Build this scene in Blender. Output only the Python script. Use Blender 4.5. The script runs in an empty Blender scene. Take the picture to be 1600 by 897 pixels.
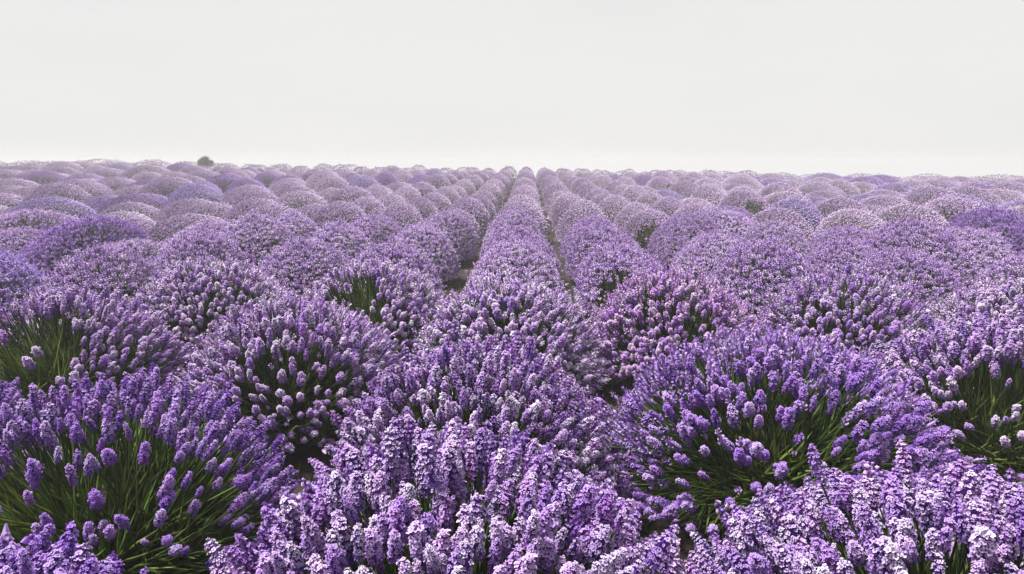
import bpy, math, random
import numpy as np
from mathutils import Vector, Matrix

# ------------------------------------------------------------------ camera, sky, sun, exposure
scene = bpy.context.scene
COL = scene.collection
R = math.radians
FPX, CAM_H = 1150.0, 1.34
PITCH = math.atan((448.5 - 256.0) / FPX)
YAW = math.atan(25.0 / FPX)
cam_data = bpy.data.cameras.new('camera')
cam_data.sensor_width = 36.0
cam_data.lens = 36.0 * FPX / 1600.0
cam_data.clip_start, cam_data.clip_end = 0.02, 3000.0
cam = bpy.data.objects.new('camera', cam_data)
COL.objects.link(cam)
cam.location = (0, 0, CAM_H)
cam.rotation_euler = (R(90) - PITCH, 0, YAW)
scene.camera = cam

SUN_TO = Vector((-0.40, 0.02, 0.92)).normalized()       # direction towards the veiled sun
SUN_EL = math.asin(SUN_TO.z)
SUN_ROT = math.atan2(SUN_TO.x, SUN_TO.y)

world = bpy.data.worlds.new('World')
scene.world = world
world.use_nodes = True
nt = world.node_tree
nt.nodes.clear()
w_out = nt.nodes.new('ShaderNodeOutputWorld')
w_bg = nt.nodes.new('ShaderNodeBackground')
w_bg.inputs['Strength'].default_value = 0.05
sky = nt.nodes.new('ShaderNodeTexSky')
sky.sky_type = 'NISHITA'
sky.sun_disc = False
sky.sun_elevation = SUN_EL
sky.sun_rotation = SUN_ROT
tc = nt.nodes.new('ShaderNodeTexCoord')
mp = nt.nodes.new('ShaderNodeMapping')
mp.inputs['Scale'].default_value = (1.2, 1.2, 5.0)
cn = nt.nodes.new('ShaderNodeTexNoise')
cn.inputs['Scale'].default_value = 1.3
cn.inputs['Detail'].default_value = 4.0
cn.inputs['Roughness'].default_value = 0.5
cr = nt.nodes.new('ShaderNodeValToRGB')                 # soft unbroken cloud sheet
cr.color_ramp.elements[0].position = 0.28
cr.color_ramp.elements[0].color = (2.58, 2.60, 2.56, 1)
cr.color_ramp.elements[1].position = 0.62
cr.color_ramp.elements[1].color = (2.82, 2.80, 2.75, 1)
mx = nt.nodes.new('ShaderNodeMixRGB')
mx.inputs['Fac'].default_value = 0.985
nt.links.new(tc.outputs['Generated'], mp.inputs['Vector'])
nt.links.new(mp.outputs['Vector'], cn.inputs['Vector'])
nt.links.new(cn.outputs['Fac'], cr.inputs['Fac'])
nt.links.new(sky.outputs['Color'], mx.inputs['Color1'])
nt.links.new(cr.outputs['Color'], mx.inputs['Color2'])
nt.links.new(mx.outputs['Color'], w_bg.inputs['Color'])
nt.links.new(w_bg.outputs['Background'], w_out.inputs['Surface'])

sun_data = bpy.data.lights.new('sun', 'SUN')
sun_data.energy = 1.5
sun_data.angle = R(12)
sun_data.color = (1.0, 0.965, 0.92)
sun = bpy.data.objects.new('sun', sun_data)
COL.objects.link(sun)
sun.rotation_euler = SUN_TO.to_track_quat('Z', 'Y').to_euler()
sun.location = (0, 0, 30)

vs = scene.view_settings
vs.view_transform = 'Standard'
vs.look = 'None'
vs.gamma = 1.0
vs.exposure = 2.58
vs.use_curve_mapping = False
scene.cycles.max_bounces = 7
scene.cycles.diffuse_bounces = 4
scene.cycles.transmission_bounces = 4
scene.cycles.volume_bounces = 2
scene.cycles.use_denoising = True

rng = np.random.default_rng(11)


def terrain(x, y):
    """Gently rising field with a crest about 43 m away, higher on the left, then falling away."""
    x = np.asarray(x, float)
    y = np.asarray(y, float)
    t = np.clip((y - 9.0) / 34.0, 0, None)
    up = np.minimum(t, 1.0)
    up = up * up * (3 - 2 * up)
    crest = 0.43 - 0.0165 * np.clip(x, -60, 60)
    und = 0.05 * np.sin(x * 0.23 + 1.0) * np.sin(y * 0.19) * np.clip(y / 15.0, 0, 1)
    over = np.clip(y - 43.0, 0, None)
    side = np.clip(np.abs(x) - 45.0, 0, None)
    return up * crest + und - 0.0011 * np.minimum(over, 60) ** 2 - 0.13 * np.clip(over - 60, 0, None) - 0.02 * side * np.clip(y / 40, 0, 1)


# ------------------------------------------------------------------ materials
def new_mat(name):
    m = bpy.data.materials.new(name)
    m.use_nodes = True
    m.node_tree.nodes.clear()
    return m, m.node_tree.nodes, m.node_tree.links


def math_node(N, L, op, a, b, clamp=False):
    n = N.new('ShaderNodeMath')
    n.operation = op
    n.use_clamp = clamp
    for i, v in enumerate((a, b)):
        if v is None:
            continue
        if isinstance(v, (int, float)):
            n.inputs[i].default_value = v
        else:
            L.new(v, n.inputs[i])
    return n.outputs[0]


def ramp(N, L, fac, stops):
    n = N.new('ShaderNodeValToRGB')
    e = n.color_ramp.elements
    while len(e) < len(stops):
        e.new(0.5)
    for el, (p, c) in zip(e, stops):
        el.position = p
        el.color = (*c, 1)
    L.new(fac, n.inputs['Fac'])
    return n.outputs['Color']


def mix_col(N, L, fac, a, b, mode='MIX'):
    n = N.new('ShaderNodeMixRGB')
    n.blend_type = mode
    for s, v in zip(('Fac', 'Color1', 'Color2'), (fac, a, b)):
        if isinstance(v, (int, float)):
            n.inputs[s].default_value = v
        elif isinstance(v, tuple):
            n.inputs[s].default_value = (*v, 1)
        else:
            L.new(v, n.inputs[s])
    return n.outputs['Color']


def thin_surface(N, L, col, transl, rough, spec=0.25):
    p = N.new('ShaderNodeBsdfPrincipled')
    p.inputs['Roughness'].default_value = rough
    p.inputs['Specular IOR Level'].default_value = spec
    L.new(col, p.inputs['Base Color'])
    t = N.new('ShaderNodeBsdfTranslucent')
    L.new(col, t.inputs['Color'])
    m = N.new('ShaderNodeMixShader')
    m.inputs[0].default_value = transl
    L.new(p.outputs[0], m.inputs[1])
    L.new(t.outputs[0], m.inputs[2])
    o = N.new('ShaderNodeOutputMaterial')
    L.new(m.outputs[0], o.inputs['Surface'])


def flower_material():
    m, N, L = new_mat('lavender_flower')
    at = N.new('ShaderNodeAttribute')
    at.attribute_name = 'tip'
    ar = N.new('ShaderNodeAttribute')
    ar.attribute_name = 'rnd'
    oi = N.new('ShaderNodeObjectInfo')
    av = N.new('ShaderNodeAttribute')
    av.attribute_name = 'single'
    own = math_node(N, L, 'MULTIPLY', av.outputs['Fac'], oi.outputs['Random'])
    r = math_node(N, L, 'FRACT', math_node(N, L, 'ADD', ar.outputs['Fac'], own), None)
    calyx = ramp(N, L, r, [(0.0, (0.060, 0.020, 0.215)), (0.45, (0.110, 0.030, 0.290)), (0.8, (0.195, 0.038, 0.310)), (1.0, (0.135, 0.075, 0.27))])
    r2 = math_node(N, L, 'FRACT', math_node(N, L, 'MULTIPLY', r, 7.31), None)
    petal = ramp(N, L, r2, [(0.0, (0.41, 0.23, 0.63)), (0.3, (0.55, 0.37, 0.70)), (0.6, (0.66, 0.50, 0.74)), (1.0, (0.69, 0.62, 0.74))])
    c = mix_col(N, L, at.outputs['Fac'], calyx, petal)
    c = mix_col(N, L, 1.0, c, oi.outputs['Color'], 'MULTIPLY')
    thin_surface(N, L, c, 0.20, 0.75, 0.2)
    return m


def green_material(name, stops, transl):
    m, N, L = new_mat(name)
    ar = N.new('ShaderNodeAttribute')
    ar.attribute_name = 'rnd'
    oi = N.new('ShaderNodeObjectInfo')
    c = ramp(N, L, ar.outputs['Fac'], stops)
    thin_surface(N, L, c, transl, 0.6, 0.3)
    return m


M_FLOWER = flower_material()
M_STEM = green_material('lavender_stem', [(0, (0.030, 0.056, 0.011)), (0.5, (0.062, 0.108, 0.018)), (0.85, (0.150, 0.225, 0.040)), (1, (0.22, 0.27, 0.07))], 0.2)
M_LEAF = green_material('lavender_leaf', [(0, (0.018, 0.031, 0.009)), (0.5, (0.035, 0.056, 0.015)), (1, (0.070, 0.100, 0.027))], 0.25)
M_TREE = green_material('shrub_leaf', [(0, (0.030, 0.052, 0.024)), (0.5, (0.052, 0.080, 0.036)), (1, (0.085, 0.115, 0.055))], 0.25)


def plain_noise(name, stops, scale, bump):
    m, N, L = new_mat(name)
    t = N.new('ShaderNodeTexCoord')
    n = N.new('ShaderNodeTexNoise')
    n.inputs['Scale'].default_value = scale
    n.inputs['Detail'].default_value = 8
    n.inputs['Roughness'].default_value = 0.65
    L.new(t.outputs['Object'], n.inputs['Vector'])
    c = ramp(N, L, n.outputs['Fac'], stops)
    p = N.new('ShaderNodeBsdfPrincipled')
    p.inputs['Roughness'].default_value = 0.9
    p.inputs['Specular IOR Level'].default_value = 0.15
    L.new(c, p.inputs['Base Color'])
    b = N.new('ShaderNodeBump')
    b.inputs['Strength'].default_value = bump
    b.inputs['Distance'].default_value = 0.03
    L.new(n.outputs['Fac'], b.inputs['Height'])
    L.new(b.outputs[0], p.inputs['Normal'])
    o = N.new('ShaderNodeOutputMaterial')
    L.new(p.outputs[0], o.inputs['Surface'])
    return m


M_SOIL = plain_noise('field_soil', [(0.3, (0.016, 0.012, 0.009)), (0.55, (0.034, 0.026, 0.020)), (0.75, (0.060, 0.048, 0.038))], 9.0, 0.8)
M_WOOD = plain_noise('woody_base', [(0.3, (0.020, 0.022, 0.012)), (0.7, (0.055, 0.050, 0.032))], 14.0, 1.0)
M_BARK = plain_noise('shrub_bark', [(0.3, (0.06, 0.048, 0.036)), (0.7, (0.13, 0.11, 0.085))], 20.0, 1.0)


# ------------------------------------------------------------------ mesh building (numpy)
def make_mesh(name, v, tris, mat, **attrs):
    v = np.ascontiguousarray(v, np.float32)
    tris = np.ascontiguousarray(tris, np.int32)
    me = bpy.data.meshes.new(name)
    me.vertices.add(len(v))
    me.vertices.foreach_set('co', v.ravel())
    me.loops.add(tris.size)
    me.loops.foreach_set('vertex_index', tris.ravel())
    me.polygons.add(len(tris))
    me.polygons.foreach_set('loop_start', np.arange(0, tris.size, 3, dtype=np.int32))
    me.update(calc_edges=True)
    for k, a in attrs.items():
        at = me.attributes.new(k, 'FLOAT', 'POINT')
        at.data.foreach_set('value', np.ascontiguousarray(a, np.float32))
    me.materials.append(mat)
    return me


def frames(d, roll):
    """3x3 matrices whose z column is d, turned by roll about it."""
    d = d / np.linalg.norm(d, axis=1, keepdims=True)
    up = np.where(np.abs(d[:, 2:3]) > 0.95, np.array([[1.0, 0, 0]]), np.array([[0, 0, 1.0]]))
    x = np.cross(up, d)
    x /= np.linalg.norm(x, axis=1, keepdims=True)
    y = np.cross(d, x)
    c, s = np.cos(roll)[:, None], np.sin(roll)[:, None]
    return np.stack([x * c + y * s, -x * s + y * c, d], axis=2)


def spread(base, F, pos, scale, rnd):
    """Copies of a small base (verts, tris, tip) at each frame, joined."""
    bv, bt, btip = base
    m, n = len(pos), len(bv)
    v = np.einsum('mij,mnj->mni', F, bv[None] * scale[:, None, :]) + pos[:, None, :]
    t = bt[None] + (np.arange(m) * n)[:, None, None]
    return v.reshape(-1, 3), t.reshape(-1, 3), np.tile(btip, m), np.repeat(rnd, n)


def lathe(profile, sides, tip=0.0):
    """profile [(r, z)] -> closed-ish tube of triangles."""
    v, t, a = [], [], []
    for i, (r, z) in enumerate(profile):
        for k in range(sides):
            an = 2 * math.pi * (k + 0.5 * (i % 2)) / sides
            v.append((r * math.cos(an), r * math.sin(an), z))
            a.append(tip if not isinstance(tip, (list, tuple)) else tip[i])
    for i in range(len(profile) - 1):
        for k in range(sides):
            p, q = i * sides + k, i * sides + (k + 1) % sides
            t += [(p, q, p + sides), (q, q + sides, p + sides)]
    return np.array(v, float), np.array(t, int), np.array(a, float)


def join(parts):
    v, t, a, off = [], [], [], 0
    for pv, pt, pa in parts:
        v.append(pv)
        t.append(pt + off)
        a.append(pa)
        off += len(pv)
    return np.vstack(v), np.vstack(t), np.concatenate(a)


def floret(kind, r):
    """One floret pointing along +z, unit size. kind 2: calyx tube + flared lip petals, 1: cupped petals, 0: two petals."""
    if kind == 2:
        cal = lathe([(0.20, -0.35), (0.33, 0.15), (0.26, 0.5)], 4, [0.0, 0.05, 0.25])
        v, t, a = [], [], []
        for k in range(5):
            an = 2 * math.pi * k / 5 + r.uniform(-.25, .25)
            w = r.uniform(.26, .42)
            rr = r.uniform(.55, .85)
            z = r.uniform(.5, .95)
            ca, sa = math.cos(an), math.sin(an)
            b = len(v)
            v += [(0.05 * ca, 0.05 * sa, 0.38), (rr * .62 * ca - w * sa, rr * .62 * sa + w * ca, z), (rr * .62 * ca + w * sa, rr * .62 * sa - w * ca, z),
                  (rr * 1.05 * ca, rr * 1.05 * sa, z - .12)]
            t += [(b, b + 2, b + 1), (b + 1, b + 2, b + 3)]
            a += [0.25, .9, .9, 1.0]
        return join([cal, (np.array(v), np.array(t), np.array(a))])
    n = 4 if kind == 1 else 3
    v, t, a = [(0, 0, -0.35)], [], [0.0]
    for k in range(n):
        an = 2 * math.pi * k / n + r.uniform(-.3, .3)
        rr = r.uniform(.5, .8)
        z = r.uniform(.35, .85)
        v.append((rr * math.cos(an), rr * math.sin(an), z))
        a.append(r.uniform(.55, 1.0))
    for k in range(n):
        p, q = 1 + k, 1 + (k + 1) % n
        t += [(0, q, p)]
    return np.array(v, float), np.array(t, int), np.array(a, float)


def spike(level, seed):
    """A lavender flower spike of unit height along +z: whorls of florets round an axis."""
    r = random.Random(seed)
    parts = []
    if level == 0:
        prof = [(0.07, 0.05), (0.21, 0.45), (0.03, 1.03)]
        v, t, a = lathe(prof, 4 if seed < 3 else 3, [0.25, .86, 1.0])
        rs = np.random.default_rng(seed)
        v[:, :2] *= rs.uniform(.65, 1.35, (len(v), 1))
        a = np.clip(a + rs.uniform(-.12, .12, len(a)), 0, 1)
        return v, t, a
    if level == 'mid':
        rs = np.random.default_rng(seed)
        v, t, a = lathe([(0.05, 0.0), (0.14, 0.42), (0.02, 1.0)], 3, [0.22, .76, 1.0])
        v[:, :2] *= rs.uniform(.75, 1.25, (len(v), 1))
        parts.append((v, t, np.clip(a + rs.uniform(-.25, .2, len(a)), 0, 1)))
        for i in range(4):
            for k in range(3):
                z = (i + .5 + r.uniform(-.3, .3)) / 4
                an = 2.094 * (k + .5 * (i % 2)) + r.uniform(-.5, .5)
                env = math.sin(math.pi * min(.97, .18 + .78 * z)) ** .6
                ca, sa = math.cos(an), math.sin(an)
                w, ro, ri = r.uniform(.07, .11), .25 * env * r.uniform(.7, 1.3), .10 * env
                zz = z + r.uniform(.04, .10)
                pv = np.array([(ri * ca, ri * sa, z - .07), (ro * ca - w * sa, ro * sa + w * ca, zz), (ro * ca + w * sa, ro * sa - w * ca, zz)])
                e = min(1.0, (.50 + .95 * z) * r.uniform(.75, 1.2))
                parts.append((pv, np.array([(0, 2, 1)]), np.array([.45, e, e])))
        return join(parts)
    parts.append(lathe([(0.02, -0.02), (0.10, 0.15), (0.12, 0.5), (0.09, 0.8), (0.015, 0.97)], 5 if level == 2 else 3, 0.0))
    whorls = 8 if level == 2 else 5
    per = 9 if level == 2 else 5.6
    fat = r.uniform(.9, 1.15)
    for i in range(whorls):
        z = (i + 0.35 + r.uniform(-.15, .15)) / whorls
        if i == 0 and r.random() < .5:
            z -= 0.10                                   # the lowest whorl often sits apart
        env = math.sin(math.pi * min(0.98, 0.16 + 0.80 * z)) ** 0.7
        n = max(3, int(round(per * (0.55 + 0.5 * env))))
        for k in range(n):
            an = 2 * math.pi * (k + 0.5 * (i % 2)) / n + r.uniform(-.3, .3)
            tilt = R(66) * (1 - 0.70 * z) + r.uniform(-.35, .35)
            d = np.array([[math.sin(tilt) * math.cos(an), math.sin(tilt) * math.sin(an), math.cos(tilt)]])
            F = frames(d, np.array([r.uniform(0, 6.28)]))[0]
            s = (0.092 if level == 2 else 0.13) * r.uniform(.6, 1.4)
            fv, ft, fa = floret(level, r)
            rad = (0.125 * env + 0.03) * fat * r.uniform(.70, 1.35)
            pos = np.array([rad * math.cos(an), rad * math.sin(an), z])
            fa = np.clip(fa * r.uniform(.55, 1.25) * (.20 + 1.12 * z), 0, 1)
            parts.append(((fv * s) @ F.T + pos, ft, fa))
    for k in range(5):                                  # tuft at the top
        fv, ft, fa = floret(level, r)
        d = np.array([[r.uniform(-.4, .4), r.uniform(-.4, .4), 1.0]])
        F = frames(d, np.array([r.uniform(0, 6.28)]))[0]
        parts.append(((fv * 0.085) @ F.T + np.array([d[0, 0] * .06, d[0, 1] * .06, 0.93 + .022 * k]), ft, fa))
    return join(parts)


SPIKES = {lv: [spike(lv, 100 * lv + k) for k in range(n)] for lv, n in ((2, 9), (1, 5), (0, 3))}
SPIKES['low'] = [spike(0, 3 + k) for k in range(3)]
SPIKES['mid'] = [spike('mid', 40 + k) for k in range(5)]
SPIKE_MESH = [make_mesh('flower_spike', v, t, M_FLOWER, tip=a, rnd=np.full(len(v), k / 9.0), single=np.ones(len(v))) for k, (v, t, a) in enumerate(SPIKES[2])]


def fib_dome(n, rs):
    i = np.arange(n) + 0.5
    z = 1.0 - 1.22 * i / n                              # down a little past the widest part
    ph = i * 2.399963 + rs.uniform(0, 6.28)
    z = np.clip(z + rs.normal(0, .025, n), -.25, 0.999)
    ph = ph + rs.normal(0, .05, n)
    s = np.sqrt(1 - z * z)
    return np.stack([s * np.cos(ph), s * np.sin(ph), z], 1)


def lumps(d, rs, k=7):
    """Smooth bumps over the dome so no two outlines are alike."""
    o = np.zeros(len(d))
    for _ in range(k):
        c = rs.normal(size=3)
        c[2] = abs(c[2])
        c /= np.linalg.norm(c)
        o += rs.uniform(-1, 1) * np.exp(-((d - c) ** 2).sum(1) / (2 * rs.uniform(.25, .5) ** 2))
    return o


class Bush:
    """Stems fanning out of a woody base, each with a flower spike; bare patches show green stems."""

    def __init__(self, seed, rx=.56, ry=.72, h=.62, n=1000, bare=(), spk=(.062, .098), thin=0.0, lump=.07, leaves=1500, jit=.05, plump=1.0):
        rs = np.random.default_rng(seed)
        self.rs, self.rx, self.ry, self.h = rs, rx, ry, h
        d = fib_dome(n, rs)
        rad = 1 + lump * lumps(d, rs) + rs.normal(0, jit, n) + np.where(rs.uniform(size=n) < .05, rs.uniform(.02, .14, n), 0)
        tips = d * np.array([rx, ry, 1.0]) * rad[:, None]
        tips[:, 2] = np.where(d[:, 2] > 0, d[:, 2] ** 1.05, d[:, 2] * .35) * rad * (h - .14) + .14
        keep = rs.uniform(size=n) > thin
        keep &= ~((d[:, 2] < .02) & (rs.uniform(size=n) < .35))
        for bd, ang, strength in bare:
            bd = np.array(bd, float)
            bd /= np.linalg.norm(bd)
            a = np.arccos(np.clip(d @ bd, -1, 1)) + .16 * ang * lumps(d, rs, 6) + .04 * ang
            keep &= ~((a < ang) & (rs.uniform(size=n) < strength * np.clip(1.35 - (a / ang) ** 3, 0, 1)))
        base = np.stack([rs.normal(0, .07 * rx / .5, n) + d[:, 0] * .10, rs.normal(0, .09 * ry / .5, n) + d[:, 1] * .14, rs.uniform(.0, .12, n)], 1)
        mid = base * .45 + tips * .55
        mid[:, 2] += .10 * h * (1 - d[:, 2])
        tan = tips - mid
        tan /= np.linalg.norm(tan, axis=1, keepdims=True)
        dr = tan + np.array([0, 0, .38]) + rs.normal(0, .13, (n, 3))
        dr /= np.linalg.norm(dr, axis=1, keepdims=True)
        short = np.where(keep, 1.0, rs.uniform(.80, .97, n))
        self.d, self.tips, self.dir, self.keep = d, tips, dr, keep
        self.base, self.mid, self.short = base, mid, short
        self.len = rs.uniform(*spk, n) * np.where(rs.uniform(size=n) < .12, .62, 1.0)
        self.fat = rs.uniform(.25, .37, n) / .36 * plump
        self.roll = rs.uniform(0, 6.28, n)
        self.rnd = rs.uniform(0, 1, n)
        self.nleaf = leaves

    def flowers(self, level, sel=None):
        idx = np.flatnonzero(self.keep if sel is None else sel)
        out, base = [], SPIKES[level]
        which = self.rs.integers(0, len(base), len(idx))
        for k, b in enumerate(base):
            i = idx[which == k]
            if not len(i):
                continue
            w = self.len[i] * self.fat[i]
            out.append(spread(b, frames(self.dir[i], self.roll[i]), self.tips[i], np.stack([w, w, self.len[i]], 1), self.rnd[i]))
        off, V, T, A, RN = 0, [], [], [], []
        for v, t, a, r in out:
            V.append(v); T.append(t + off); A.append(a); RN.append(r)
            off += len(v)
        return make_mesh('blossom', np.vstack(V), np.vstack(T), M_FLOWER, tip=np.concatenate(A), rnd=np.concatenate(RN))

    def stems(self, segs=4, width=.0038, stride=1):
        i = np.arange(0, len(self.d), stride)
        n = len(i)
        p0, p1, p2 = self.base[i], self.mid[i], self.base[i] + (self.tips[i] - self.base[i]) * self.short[i][:, None]
        w = width * self.rs.uniform(.7, 1.5, n) * np.where(self.keep[i], 1.0, 1.7)
        side = np.cross(p2 - p0, self.rs.normal(size=(n, 3)))
        side /= np.linalg.norm(side, axis=1, keepdims=True)
        oth = np.cross(p2 - p0, side)
        oth /= np.linalg.norm(oth, axis=1, keepdims=True)
        V = []
        for s in range(segs + 1):
            t = s / segs
            c = (1 - t) ** 2 * p0 + 2 * t * (1 - t) * p1 + t * t * p2
            ww = (w * np.where(self.keep[i], 1.0 - .35 * t, (1.0 - t ** 3) + .05))[:, None]
            for a in (0, 2.094, 4.189):
                V.append(c + (side * math.cos(a) + oth * math.sin(a)) * ww)
        V = np.stack(V, 1)
        T = []
        for s in range(segs):
            for k in range(3):
                a, b = s * 3 + k, s * 3 + (k + 1) % 3
                T += [(a, b, a + 3), (b, b + 3, a + 3)]
        T = np.array(T)[None] + (np.arange(n) * V.shape[1])[:, None, None]
        return make_mesh('stem', V.reshape(-1, 3), T.reshape(-1, 3), M_STEM, rnd=np.repeat(np.where(self.keep[i], .62 * self.rnd[i], .55 + .45 * self.rnd[i]), V.shape[1]))

    def leaves(self, n=None, width=.0042):
        n = n or self.nleaf
        rs = self.rs
        j = rs.integers(0, len(self.d), n)
        f0 = rs.uniform(.22, .60, n)
        L = rs.uniform(.12, .26, n)
        c = self.base[j] + (self.tips[j] - self.base[j]) * f0[:, None]
        dr = self.tips[j] - self.base[j]
        dr /= np.linalg.norm(dr, axis=1, keepdims=True)
        dr = dr + rs.normal(0, .28, (n, 3)) + np.array([0, 0, .15])
        dr /= np.linalg.norm(dr, axis=1, keepdims=True)
        side = np.cross(dr, rs.normal(size=(n, 3)))
        side /= np.linalg.norm(side, axis=1, keepdims=True)
        w = (width * rs.uniform(.7, 1.4, n))[:, None]
        L = L[:, None]
        bend = np.array([0, 0, -.02])
        V = np.stack([c - side * w * .5, c + side * w * .5, c + dr * L * .5 - side * w + bend * .2, c + dr * L * .5 + side * w + bend * .2, c + dr * L + bend], 1)
        T = np.array([(0, 1, 2), (1, 3, 2), (2, 3, 4)])[None] + (np.arange(n) * 5)[:, None, None]
        return make_mesh('leaf', V.reshape(-1, 3), T.reshape(-1, 3), M_LEAF, rnd=np.repeat(rs.uniform(0, 1, n), 5))

    def core(self):
        prof = [(.8, -.04), (.85, .10), (.8, .20), (.55, .30), (.22, .36)]
        v, t, _ = lathe(prof, 12)
        rs = self.rs
        v[:, 0] *= self.rx * .52
        v[:, 1] *= self.ry * .52
        v[:, 2] *= self.h / .62
        v[:, :2] *= rs.uniform(.82, 1.15, (len(v), 1))
        top = len(v)
        v = np.vstack([v, [[0, 0, .38 * self.h / .62]]])
        t = np.vstack([t, [(top - 12 + k, top - 12 + (k + 1) % 12, top) for k in range(12)]])
        return make_mesh('woody_base', v, t, M_WOOD)


def link(name, data, parent=None, loc=None, kind=None):
    o = bpy.data.objects.new(name, data)
    COL.objects.link(o)
    if parent is not None:
        o.parent = parent
    if loc is not None:
        o.location = loc
    if kind:
        o['kind'] = kind
    return o


def tag(o, label, cat, group=None):
    o['label'] = label
    o['category'] = cat
    if group:
        o['group'] = group


# ------------------------------------------------------------------ ground
def ground_mesh():
    ys = np.concatenate([np.linspace(-25, 60, 86), np.linspace(62, 110, 25)])
    xs = np.concatenate([np.linspace(-110, -62, 17), np.linspace(-60, 60, 81), np.linspace(62, 110, 17)])
    X, Y = np.meshgrid(xs, ys)
    Z = terrain(X, Y)
    v = np.stack([X.ravel(), Y.ravel(), Z.ravel()], 1)
    nx, ny = len(xs), len(ys)
    i = np.arange(nx * ny).reshape(ny, nx)
    a, b, c, d = i[:-1, :-1].ravel(), i[:-1, 1:].ravel(), i[1:, 1:].ravel(), i[1:, :-1].ravel()
    t = np.vstack([np.stack([a, b, c], 1), np.stack([a, c, d], 1)])
    me = make_mesh('ground', v, t, M_SOIL)
    me.polygons.foreach_set('use_smooth', np.ones(len(t), bool))
    return me


link('ground', ground_mesh(), kind='structure')

# ------------------------------------------------------------------ lavender bushes near the camera, one by one
# bare-patch directions are (x, y, z) in the bush's own frame, -y towards the camera
TINTS = {'lilac': (.98, .96, .99), 'pale': (1.10, 1.14, 1.06), 'violet': (.78, .66, .94), 'blue': (.84, .84, 1.02), 'pink': (1.05, .93, 1.0)}
NEAR = [
    # x, y, rx, ry, h, n, thin, bare patches, tint, label
    (-.17, 1.50, .63, .66, .62, 1150, .04, [((.75, -.5, .35), .40, .6), ((-.5, -.85, .35), .35, .55)], 'lilac',
     'large full lavender bush of tall lilac spikes at the head of the middle row'),
    (-.19, 2.58, .56, .66, .62, 1100, .03, [((.1, -.75, .65), .22, .7)], 'pale',
     'pale lilac lavender bush second in the middle row, just behind the tallest spikes'),
    (-.09, 4.22, .60, .72, .63, 1100, .03, [((0, -.95, .12), .40, .7)], 'pale',
     'domed pale lavender bush third in the middle row, neat fan-shaped crown'),
    (-1.06, 1.10, .42, .50, .60, 800, .05, [], 'violet',
     'lavender bush whose edge shows below the dark sparse bush of the left-hand row'),
    (-1.30, 2.12, .62, .70, .62, 1050, .24, [((.25, -.9, .30), 1.0, .64), ((-.3, -.7, .75), .45, .8)], 'violet',
     'sparse lavender bush with scattered violet spikes over dark green stems'),
    (-1.18, 3.55, .60, .66, .62, 1050, .08, [((.35, -.9, .25), .70, .58)], 'lilac',
     'lavender bush with green stems open on its front behind the dark sparse bush'),
    (-1.02, 4.85, .58, .70, .62, 1050, .05, [((-.1, -.70, .75), .38, .92), ((.7, -.6, .1), .4, .6)], 'pale',
     'pale lavender bush with a small yellow-green patch on top beside the domed bush'),
    (-2.50, 3.80, .62, .70, .60, 1050, .10, [((.0, -.80, .65), .75, .95)], 'lilac',
     'lavender bush with a wide bare fan of bright green stems on its front'),
    (-2.30, 2.45, .56, .62, .56, 900, .05, [], 'violet',
     'low violet lavender bush at the outer side of the dark sparse bush'),
    (.94, 1.42, .66, .72, .58, 1150, .04, [((-.35, -.8, .5), .30, .8), ((.15, -.9, .35), .34, .85)], 'lilac',
     'tall lavender bush with green blades between lilac spikes, leading the row beside the middle one'),
    (.96, 2.80, .68, .82, .63, 1150, .07, [((-.15, -.72, .65), .34, .6), ((-.5, -.8, .1), .6, .6)], 'violet',
     'wide deep violet lavender bush second in the right-hand row, green gaps on one side'),
    (.92, 4.55, .58, .74, .62, 1050, .04, [((.1, -.8, .6), .24, .7)], 'pink',
     'pinkish lilac lavender bush third in the right-hand row, facing the domed bush'),
    (2.02, 3.05, .60, .66, .62, 1050, .10, [((-.45, -.85, .30), .72, .76)], 'lilac',
     'lavender bush with long dark green blades spread bare on its left front'),
    (1.92, 4.35, .60, .68, .62, 1050, .05, [((-.2, -.95, .2), .45, .7), ((.5, -.5, .7), .3, .8)], 'lilac',
     'lavender bush with a shaded green hollow at its foot, behind the bare-bladed bush'),
    (3.02, 4.35, .62, .70, .62, 1050, .05, [((-.2, -.7, .7), .35, .8)], 'pale',
     'pale lavender bush with light green stems on top beside the outermost row'),
    (-2.28, 5.20, .62, .72, .61, 1050, .05, [((-.2, -.9, .3), .22, .95), ((.4, -.85, .25), .20, .95)], 'pale',
     'pale lavender bush with two narrow green tufts at its foot'),
]

cp, sp_, cy, sy = math.cos(PITCH), math.sin(PITCH), math.cos(YAW), math.sin(YAW)


def project(p):
    """World points -> photograph pixels and depth (only to choose which spikes show largest)."""
    q = p - np.array([0, 0, CAM_H])
    x = q[:, 0] * cy + q[:, 1] * sy
    y = -q[:, 0] * sy + q[:, 1] * cy
    dep = y * cp - q[:, 2] * sp_
    v = y * sp_ + q[:, 2] * cp
    dep = np.maximum(dep, 1e-3)
    return 800 + FPX * x / dep, 448.5 - FPX * v / dep, dep


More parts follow.
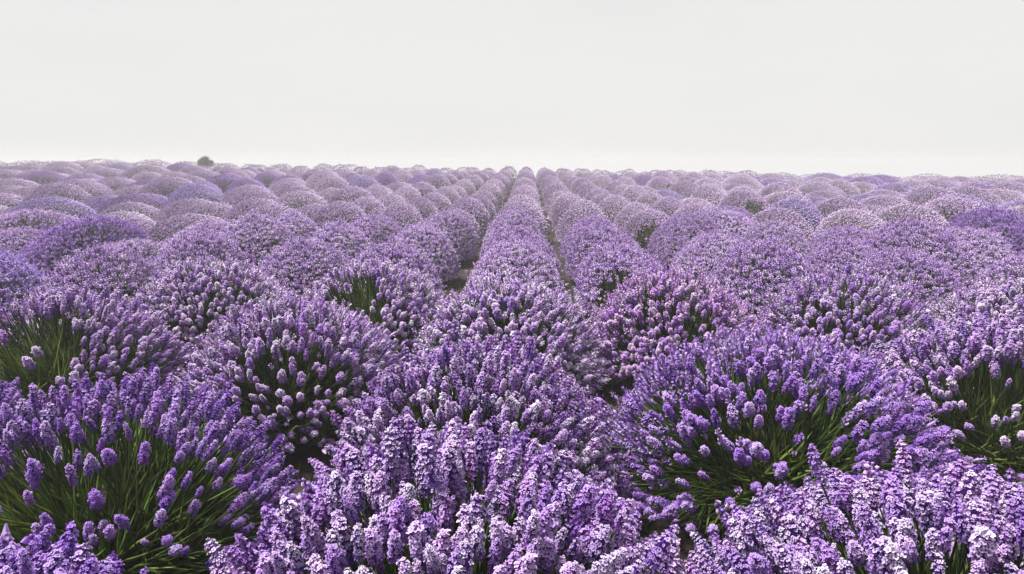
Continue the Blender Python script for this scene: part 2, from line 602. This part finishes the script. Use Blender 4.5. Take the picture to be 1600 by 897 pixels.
def build_near(i, spec):
    x, y, rx, ry, h, n, thin, bare, tint, label = spec
    n = int(n * (1.6 if y < 2.2 else 1.8 if y < 4 else 2.1))
    b = Bush(500 + i, rx * .84, ry * .88, h * .98, n, bare, (.056, .094) if y < 2.2 else (.046, .078) if y < 4 else (.040, .064), thin, plump=1.0 if y < 2.6 else 1.12 if y < 4 else 1.35)
    if thin > .2:
        b.len *= .78
    z = float(terrain(x, y))
    root = link('lavender_bush', None, loc=(x, y, z))
    root.empty_display_size = .2
    tag(root, label, 'lavender bush', 'lavender bushes at the near end of the rows')
    col = (*TINTS[tint], 1)
    wp = b.tips + np.array([x, y, z])
    px, py, dep = project(wp)
    view = np.array([0, 0, CAM_H]) - wp
    view /= np.linalg.norm(view, axis=1, keepdims=True)
    nrm = b.d / np.array([rx, ry, h])
    nrm /= np.linalg.norm(nrm, axis=1, keepdims=True)
    face = (nrm * view).sum(1)
    ok = b.keep & (px > -25) & (px < 1625) & (py > 200) & (py < 1010) & (face > -.1) & (b.d[:, 2] > -.1)
    score = np.where(ok, b.len / dep * (1 + .5 * face), -1)
    pick = np.argsort(-score)[:300]
    pick = pick[score[pick] > 0]
    single = np.zeros(n, bool)
    single[pick] = True
    F = frames(b.dir, b.roll)
    for j in pick:
        o = link('flower_spike', SPIKE_MESH[int(b.rnd[j] * 997) % len(SPIKE_MESH)], root)
        w = b.len[j] * b.fat[j]
        m = np.eye(4)
        m[:3, :3] = F[j] * np.array([w, w, b.len[j]])
        m[:3, 3] = b.tips[j]
        o.matrix_local = Matrix(m.tolist())
        o.color = col
    seen = b.keep & ~single & (face > -.3) & (b.d[:, 2] > -.1)
    for sel, lv in ((seen, 1 if y < 2.6 else 'mid'), (b.keep & ~single & ~seen, 0)):
        if sel.any():
            o = link('blossom', b.flowers(lv, sel), root, kind='stuff')
            o.color = col
    link('stem', b.stems(3 if y < 3 else 2), root, kind='stuff')
    link('leaf', b.leaves(), root, kind='stuff')
    link('woody_base', b.core(), root)


for i, s in enumerate(NEAR):
    build_near(i, s)

# ------------------------------------------------------------------ the rest of the field: rows of bushes to the crest
LOOKS = {  # look -> (tint, label, thin, bare patches)
    'pale': ('pale', 'rounded pale silvery lilac lavender mound in the rows beyond the near bushes'),
    'lilac': ('lilac', 'rounded lilac lavender mound with even bloom in the rows beyond the near bushes'),
    'violet': ('violet', 'deep violet lavender mound, darker than its neighbours in the rows'),
    'blue': ('blue', 'bluish purple lavender mound in the rows beyond the near bushes'),
    'green': ('lilac', 'lavender mound with green stems showing through a bare patch in its side'),
}


def far_kind(seed, level, n, green, ry=.66):
    bare = [((rng.uniform(-.4, .4), -.95, rng.uniform(.2, .6)), rng.uniform(.42, .6), .93)] if green else []
    b = Bush(seed, .40, ry, .66, n, bare, (.028, .045) if level == 'mid' else (.045, .070) if level == 'low' else (.023, .037), .03, .12, leaves=900 if level else 600, jit=.036 if level == 'mid' else .022, plump={'mid': 1.75, 'low': 2.8}.get(level, 2.1))
    b.rnd = .28 + .20 * b.rnd if level == 'mid' else .336 + .054 * b.rnd
    return dict(blossom=b.flowers(level), stem=b.stems(2, .0034, 5 if level == 'mid' else 14), leaf=b.leaves(width=.005), woody_base=b.core())


CLASSES = {'mid': ((.64, 4000), (.94, 5000)), 'far': ((.95, 5200), (1.3, 6000), (1.7, 6800))}
KIT, kseed = {}, 900
for lod, cl in CLASSES.items():
    for ci, (cry, cn) in enumerate(cl):
        for g in (0, 1):
            KIT[(lod, ci, g)] = []
            for _ in range(1 if g else 2):
                kseed += 1
                KIT[(lod, ci, g)].append(far_kind(kseed, 'mid' if lod == 'mid' else 0, cn, bool(g), cry))

S = 1.03
spots = []
taken = [(s[0], s[1]) for s in NEAR]
START = {0: 6.15, -1: 6.35, 1: 6.25, -2: 6.75, 2: 5.95, 3: 5.75, -3: 3.9}
for k in range(-34, 35):
    x0 = -.13 + S * k
    y = START.get(k, 2.4 + rng.uniform(0, 1.4))
    while y < 45.0:
        x = x0 + rng.normal(0, .035)
        yy = y + rng.normal(0, .12)
        step = float(np.clip(1.42 + (y - 5.0) * .10, 1.42, 3.4)) * rng.uniform(.85, 1.15) * (1.0 if abs(k) <= 3 else 1.22)
        yy += step * .5 - .7
        y += step
        if min((x - a) ** 2 + (yy - b) ** 2 for a, b in taken) < .85 ** 2:
            continue
        p = np.array([[x, yy, float(terrain(x, yy)) + .45]])
        px, py, dep = project(p)
        m = FPX * .8 / dep[0]
        if px[0] < -m or px[0] > 1600 + m or dep[0] < .8:
            continue
        spots.append((float(dep[0]), x, yy, step, k))
spots.sort()
N_SINGLE = 300 - len(NEAR)
parts_far = []
ORDINAL = ['first', 'second', 'third', 'fourth', 'fifth', 'sixth', 'seventh', 'eighth', 'ninth', 'tenth', 'eleventh', 'twelfth']
ROWS = {0: ('the middle row', 3), -1: ('the row of the dark sparse bush', 4), 1: ('the row led by the green-bladed bush', 3)}
ADJ = {'pale': 'pale silvery', 'lilac': 'even lilac', 'violet': 'deep violet', 'blue': 'bluish purple', 'green': 'green-patched'}
count = {r: n for r, (_, n) in ROWS.items()}
for i, (dep, x, y, step, row) in enumerate(spots):
    u = rng.uniform()
    near_green = .26 if dep < 16 else .12
    look = 'green' if u < near_green else 'pale' if u < .50 else 'lilac' if u < .76 else 'violet' if u < .87 else 'blue'
    mid_row = abs(row) <= 3
    if mid_row and u > .55:
        look = 'lilac' if u < .9 else 'pale'
    g = look == 'green'
    lod = 'mid' if dep < 11 else 'far'
    half = step * (.43 if abs(row) <= 3 else .385)
    ci = int(np.argmin([abs(c[0] - half) for c in CLASSES[lod]]))
    kits = KIT[(lod, ci, int(g))]
    stretch = float(np.clip(half / CLASSES[lod][ci][0], .8, 1.25))
    kit = kits[int(rng.integers(len(kits)))]
    sc = rng.uniform(.90, 1.12)
    scale = (sc * rng.uniform(1.0, 1.22) * (-1 if rng.uniform() < .5 else 1), sc * stretch, sc * rng.uniform(.66, 1.02))
    rz = rng.normal(0, .05) + (0 if g or rng.uniform() < .5 else math.pi)
    if mid_row:
        scale = (1.0 + .35 * (abs(scale[0]) - 1.08), scale[1], .90 + .45 * (scale[2] - .84))
    t = np.array(TINTS[LOOKS[look][0]]) * rng.uniform(.93, 1.05)
    z = float(terrain(x, y))
    if i < N_SINGLE:
        root = link('lavender_bush', None, loc=(x, y, z))
        root.rotation_euler = (0, 0, rz)
        root.scale = (abs(scale[0]), scale[1], scale[2])
        tag(root, LOOKS[look][1], 'lavender bush', {'pale': 'pale mounds in the field', 'lilac': 'lilac mounds in the field', 'violet': 'deep violet mounds in the field',
                                                    'blue': 'bluish mounds in the field', 'green': 'mounds with green patches in the field'}[look])
        if row in ROWS and count[row] < len(ORDINAL):
            root['label'] = '%s lavender bush, %s along %s' % (ADJ[look], ORDINAL[count[row]], ROWS[row][0])
            root['group'] = 'lavender bushes along the central rows'
            count[row] += 1
        for nm, me in kit.items():
            o = link(nm, me, root, kind=None if nm == 'woody_base' else 'stuff')
            o.color = (*t, 1)
    else:
        parts_far.append((kit, x, y, z, rz, scale, t))

# bushes past the first three hundred: one mass at the crest
def mass_mesh():
    light = [far_kind(1100 + k, 'low', 380, False, 1.75) for k in range(3)]
    raw = []
    for k in light:
        me = k['blossom']
        v = np.empty(len(me.vertices) * 3, np.float32); me.vertices.foreach_get('co', v)
        t = np.empty(len(me.loops), np.int32); me.loops.foreach_get('vertex_index', t)
        a = np.empty(len(me.vertices), np.float32); me.attributes['tip'].data.foreach_get('value', a)
        r = np.empty(len(me.vertices), np.float32); me.attributes['rnd'].data.foreach_get('value', r)
        c = k['woody_base']
        cv = np.empty(len(c.vertices) * 3, np.float32); c.vertices.foreach_get('co', cv)
        ct = np.empty(len(c.loops), np.int32); c.loops.foreach_get('vertex_index', ct)
        raw.append((v.reshape(-1, 3), t.reshape(-1, 3), a, r, cv.reshape(-1, 3) * np.array([1.5, 1.5, 1.15]), ct.reshape(-1, 3)))
    V, T, A, RN, MI, off = [], [], [], [], [], 0
    for n, (kit, x, y, z, rz, s, t) in enumerate(parts_far):
        v, tr, a, r, cv, ct = raw[n % len(raw)]
        c, sn = math.cos(rz), math.sin(rz)
        M = np.array([[c, -sn, 0], [sn, c, 0], [0, 0, 1]])
        for vv, tt, aa, rr, mi in ((v * np.array([1, 1, 1.0]), tr, a, r, 0), (cv, ct, np.zeros(len(cv)), np.full(len(cv), .3), 1)):
            V.append((vv * np.abs(np.array(s))) @ M.T + np.array([x, y, z]))
            T.append(tt + off); A.append(aa); RN.append(rr); MI.append(np.full(len(tt), mi))
            off += len(vv)
    me = make_mesh('lavender_mass', np.vstack(V), np.vstack(T), M_FLOWER, tip=np.concatenate(A), rnd=np.concatenate(RN))
    me.materials.append(M_WOOD)
    me.polygons.foreach_set('material_index', np.concatenate(MI).astype(np.int32))
    return me


if parts_far:
    o = link('lavender_rows', mass_mesh(), kind='stuff')
    o.color = (1.03, 1.02, 1.02, 1)
    o['label'] = 'far lavender rows merging into one lilac band along the crest'
    o['category'] = 'lavender'


# ------------------------------------------------------------------ weeds and dead stalks in the near furrows
def weeds():
    rs = np.random.default_rng(5)
    n = 9000
    k = rs.integers(-5, 5, n)
    x = -.13 + S * (k + .5) + rs.normal(0, .17, n)
    y = rs.uniform(.5, 8.0, n)
    c = np.stack([x, y, terrain(x, y) - .01], 1)
    dr = rs.normal(0, .45, (n, 3)) + np.array([0, 0, 1.0])
    dr /= np.linalg.norm(dr, axis=1, keepdims=True)
    side = np.cross(dr, rs.normal(size=(n, 3)))
    side /= np.linalg.norm(side, axis=1, keepdims=True)
    L = rs.uniform(.05, .19, n)[:, None]
    w = rs.uniform(.002, .005, n)[:, None]
    V = np.stack([c - side * w, c + side * w, c + dr * L * .6 + side * w * .8, c + dr * L * .6 - side * w * .8, c + dr * L + np.array([0, 0, -.25]) * L * rs.uniform(0, 1, (n, 1))], 1)
    T = np.array([(0, 1, 2), (0, 2, 3), (3, 2, 4)])[None] + (np.arange(n) * 5)[:, None, None]
    return make_mesh('furrow_grass', V.reshape(-1, 3), T.reshape(-1, 3), M_LEAF, rnd=np.repeat(rs.uniform(0, 1, n), 5))


o = link('furrow_grass', weeds(), kind='stuff')
o['label'] = 'short dark green weeds growing in the furrows between lavender rows'
o['category'] = 'weeds'


# ------------------------------------------------------------------ lone shrub on the skyline
def lone_shrub(x, y, top, w):
    z = float(terrain(x, y))
    root = link('round_shrub', None, loc=(x, y, z))
    tag(root, 'small round dark green shrub standing alone on the skyline above the field', 'shrub')
    H = top - z
    rs = np.random.default_rng(77)
    # trunk with limbs
    segs, V, T = [], [], []
    segs.append(((0, 0, -.1), (.03, .02, H * .55), .09, .05))
    for k in range(7):
        an = k * .9 + rs.uniform(-.2, .2)
        a = np.array([.02, .01, H * rs.uniform(.2, .5)])
        segs.append((a, a + np.array([math.cos(an) * w * .32, math.sin(an) * w * .32, H * rs.uniform(.15, .38)]), .045, .012))
    off = 0
    for p, q, r0, r1 in segs:
        p, q = np.array(p, float), np.array(q, float)
        F = frames((q - p)[None], np.zeros(1))[0]
        v, t, _ = lathe([(r0, 0), ((r0 + r1) / 2, .5), (r1, 1.0)], 7)
        v = v * np.array([1, 1, np.linalg.norm(q - p)])
        V.append(v @ F.T + p); T.append(t + off); off += len(v)
    link('trunk', make_mesh('trunk', np.vstack(V), np.vstack(T), M_BARK), root)
    # crown: leaf-sized faces in uneven clumps
    P = []
    for k in range(34):
        an, el, rr = rs.uniform(0, 6.28), rs.uniform(-.4, 1.4), rs.uniform(.35, .92)
        c = np.array([math.cos(an) * math.cos(el) * w * .5 * rr, math.sin(an) * math.cos(el) * w * .5 * rr, H * .62 + math.sin(el) * H * .36 * rr])
        P.append(c + rs.normal(0, w * .075, (230, 3)))
    P = np.vstack(P)
    n = len(P)
    d = rs.normal(size=(n, 3))
    F = frames(d, rs.uniform(0, 6.28, n))
    leaf = (np.array([(-.5, 0, 0), (0, -.28, .05), (.5, 0, 0), (0, .28, .05)], float), np.array([(0, 1, 2), (0, 2, 3)]), np.zeros(4))
    sc = rs.uniform(.04, .085, n)
    v, t, a, r = spread(leaf, F, P, np.stack([sc, sc, sc], 1), rs.uniform(0, 1, n))
    link('crown', make_mesh('crown', v, t, M_TREE, rnd=r), root, kind='stuff')


lone_shrub(-18.85, 43.2, 1.71, .92)

# ------------------------------------------------------------------ the thin haze in the air over the field
hz = bpy.data.materials.new('haze')
hz.use_nodes = True
hz.node_tree.nodes.clear()
pv = hz.node_tree.nodes.new('ShaderNodeVolumePrincipled')
pv.inputs['Color'].default_value = (0.86, 0.86, 0.88, 1)
pv.inputs['Density'].default_value = 0.0048
pv.inputs['Anisotropy'].default_value = 0.1
ho = hz.node_tree.nodes.new('ShaderNodeOutputMaterial')
hz.node_tree.links.new(pv.outputs[0], ho.inputs['Volume'])
zmin = float(min(v.co.z for v in bpy.data.objects['ground'].data.vertices)) - 1.0
X0, X1, Y0, Y1, Z0, Z1 = -112, 112, -27, 112, zmin, 2.2
hv = np.array([(x, y, z) for z in (Z0, Z1) for y in (Y0, Y1) for x in (X0, X1)], float)
ht = np.array([(0, 2, 1), (1, 2, 3), (4, 5, 6), (5, 7, 6), (0, 1, 4), (1, 5, 4), (2, 6, 3), (3, 6, 7), (0, 4, 2), (2, 4, 6), (1, 3, 5), (3, 7, 5)])
link('haze', make_mesh('haze', hv, ht, hz), kind='stuff')
print('BUSHES', len(NEAR), len(spots), 'mass', len(parts_far))
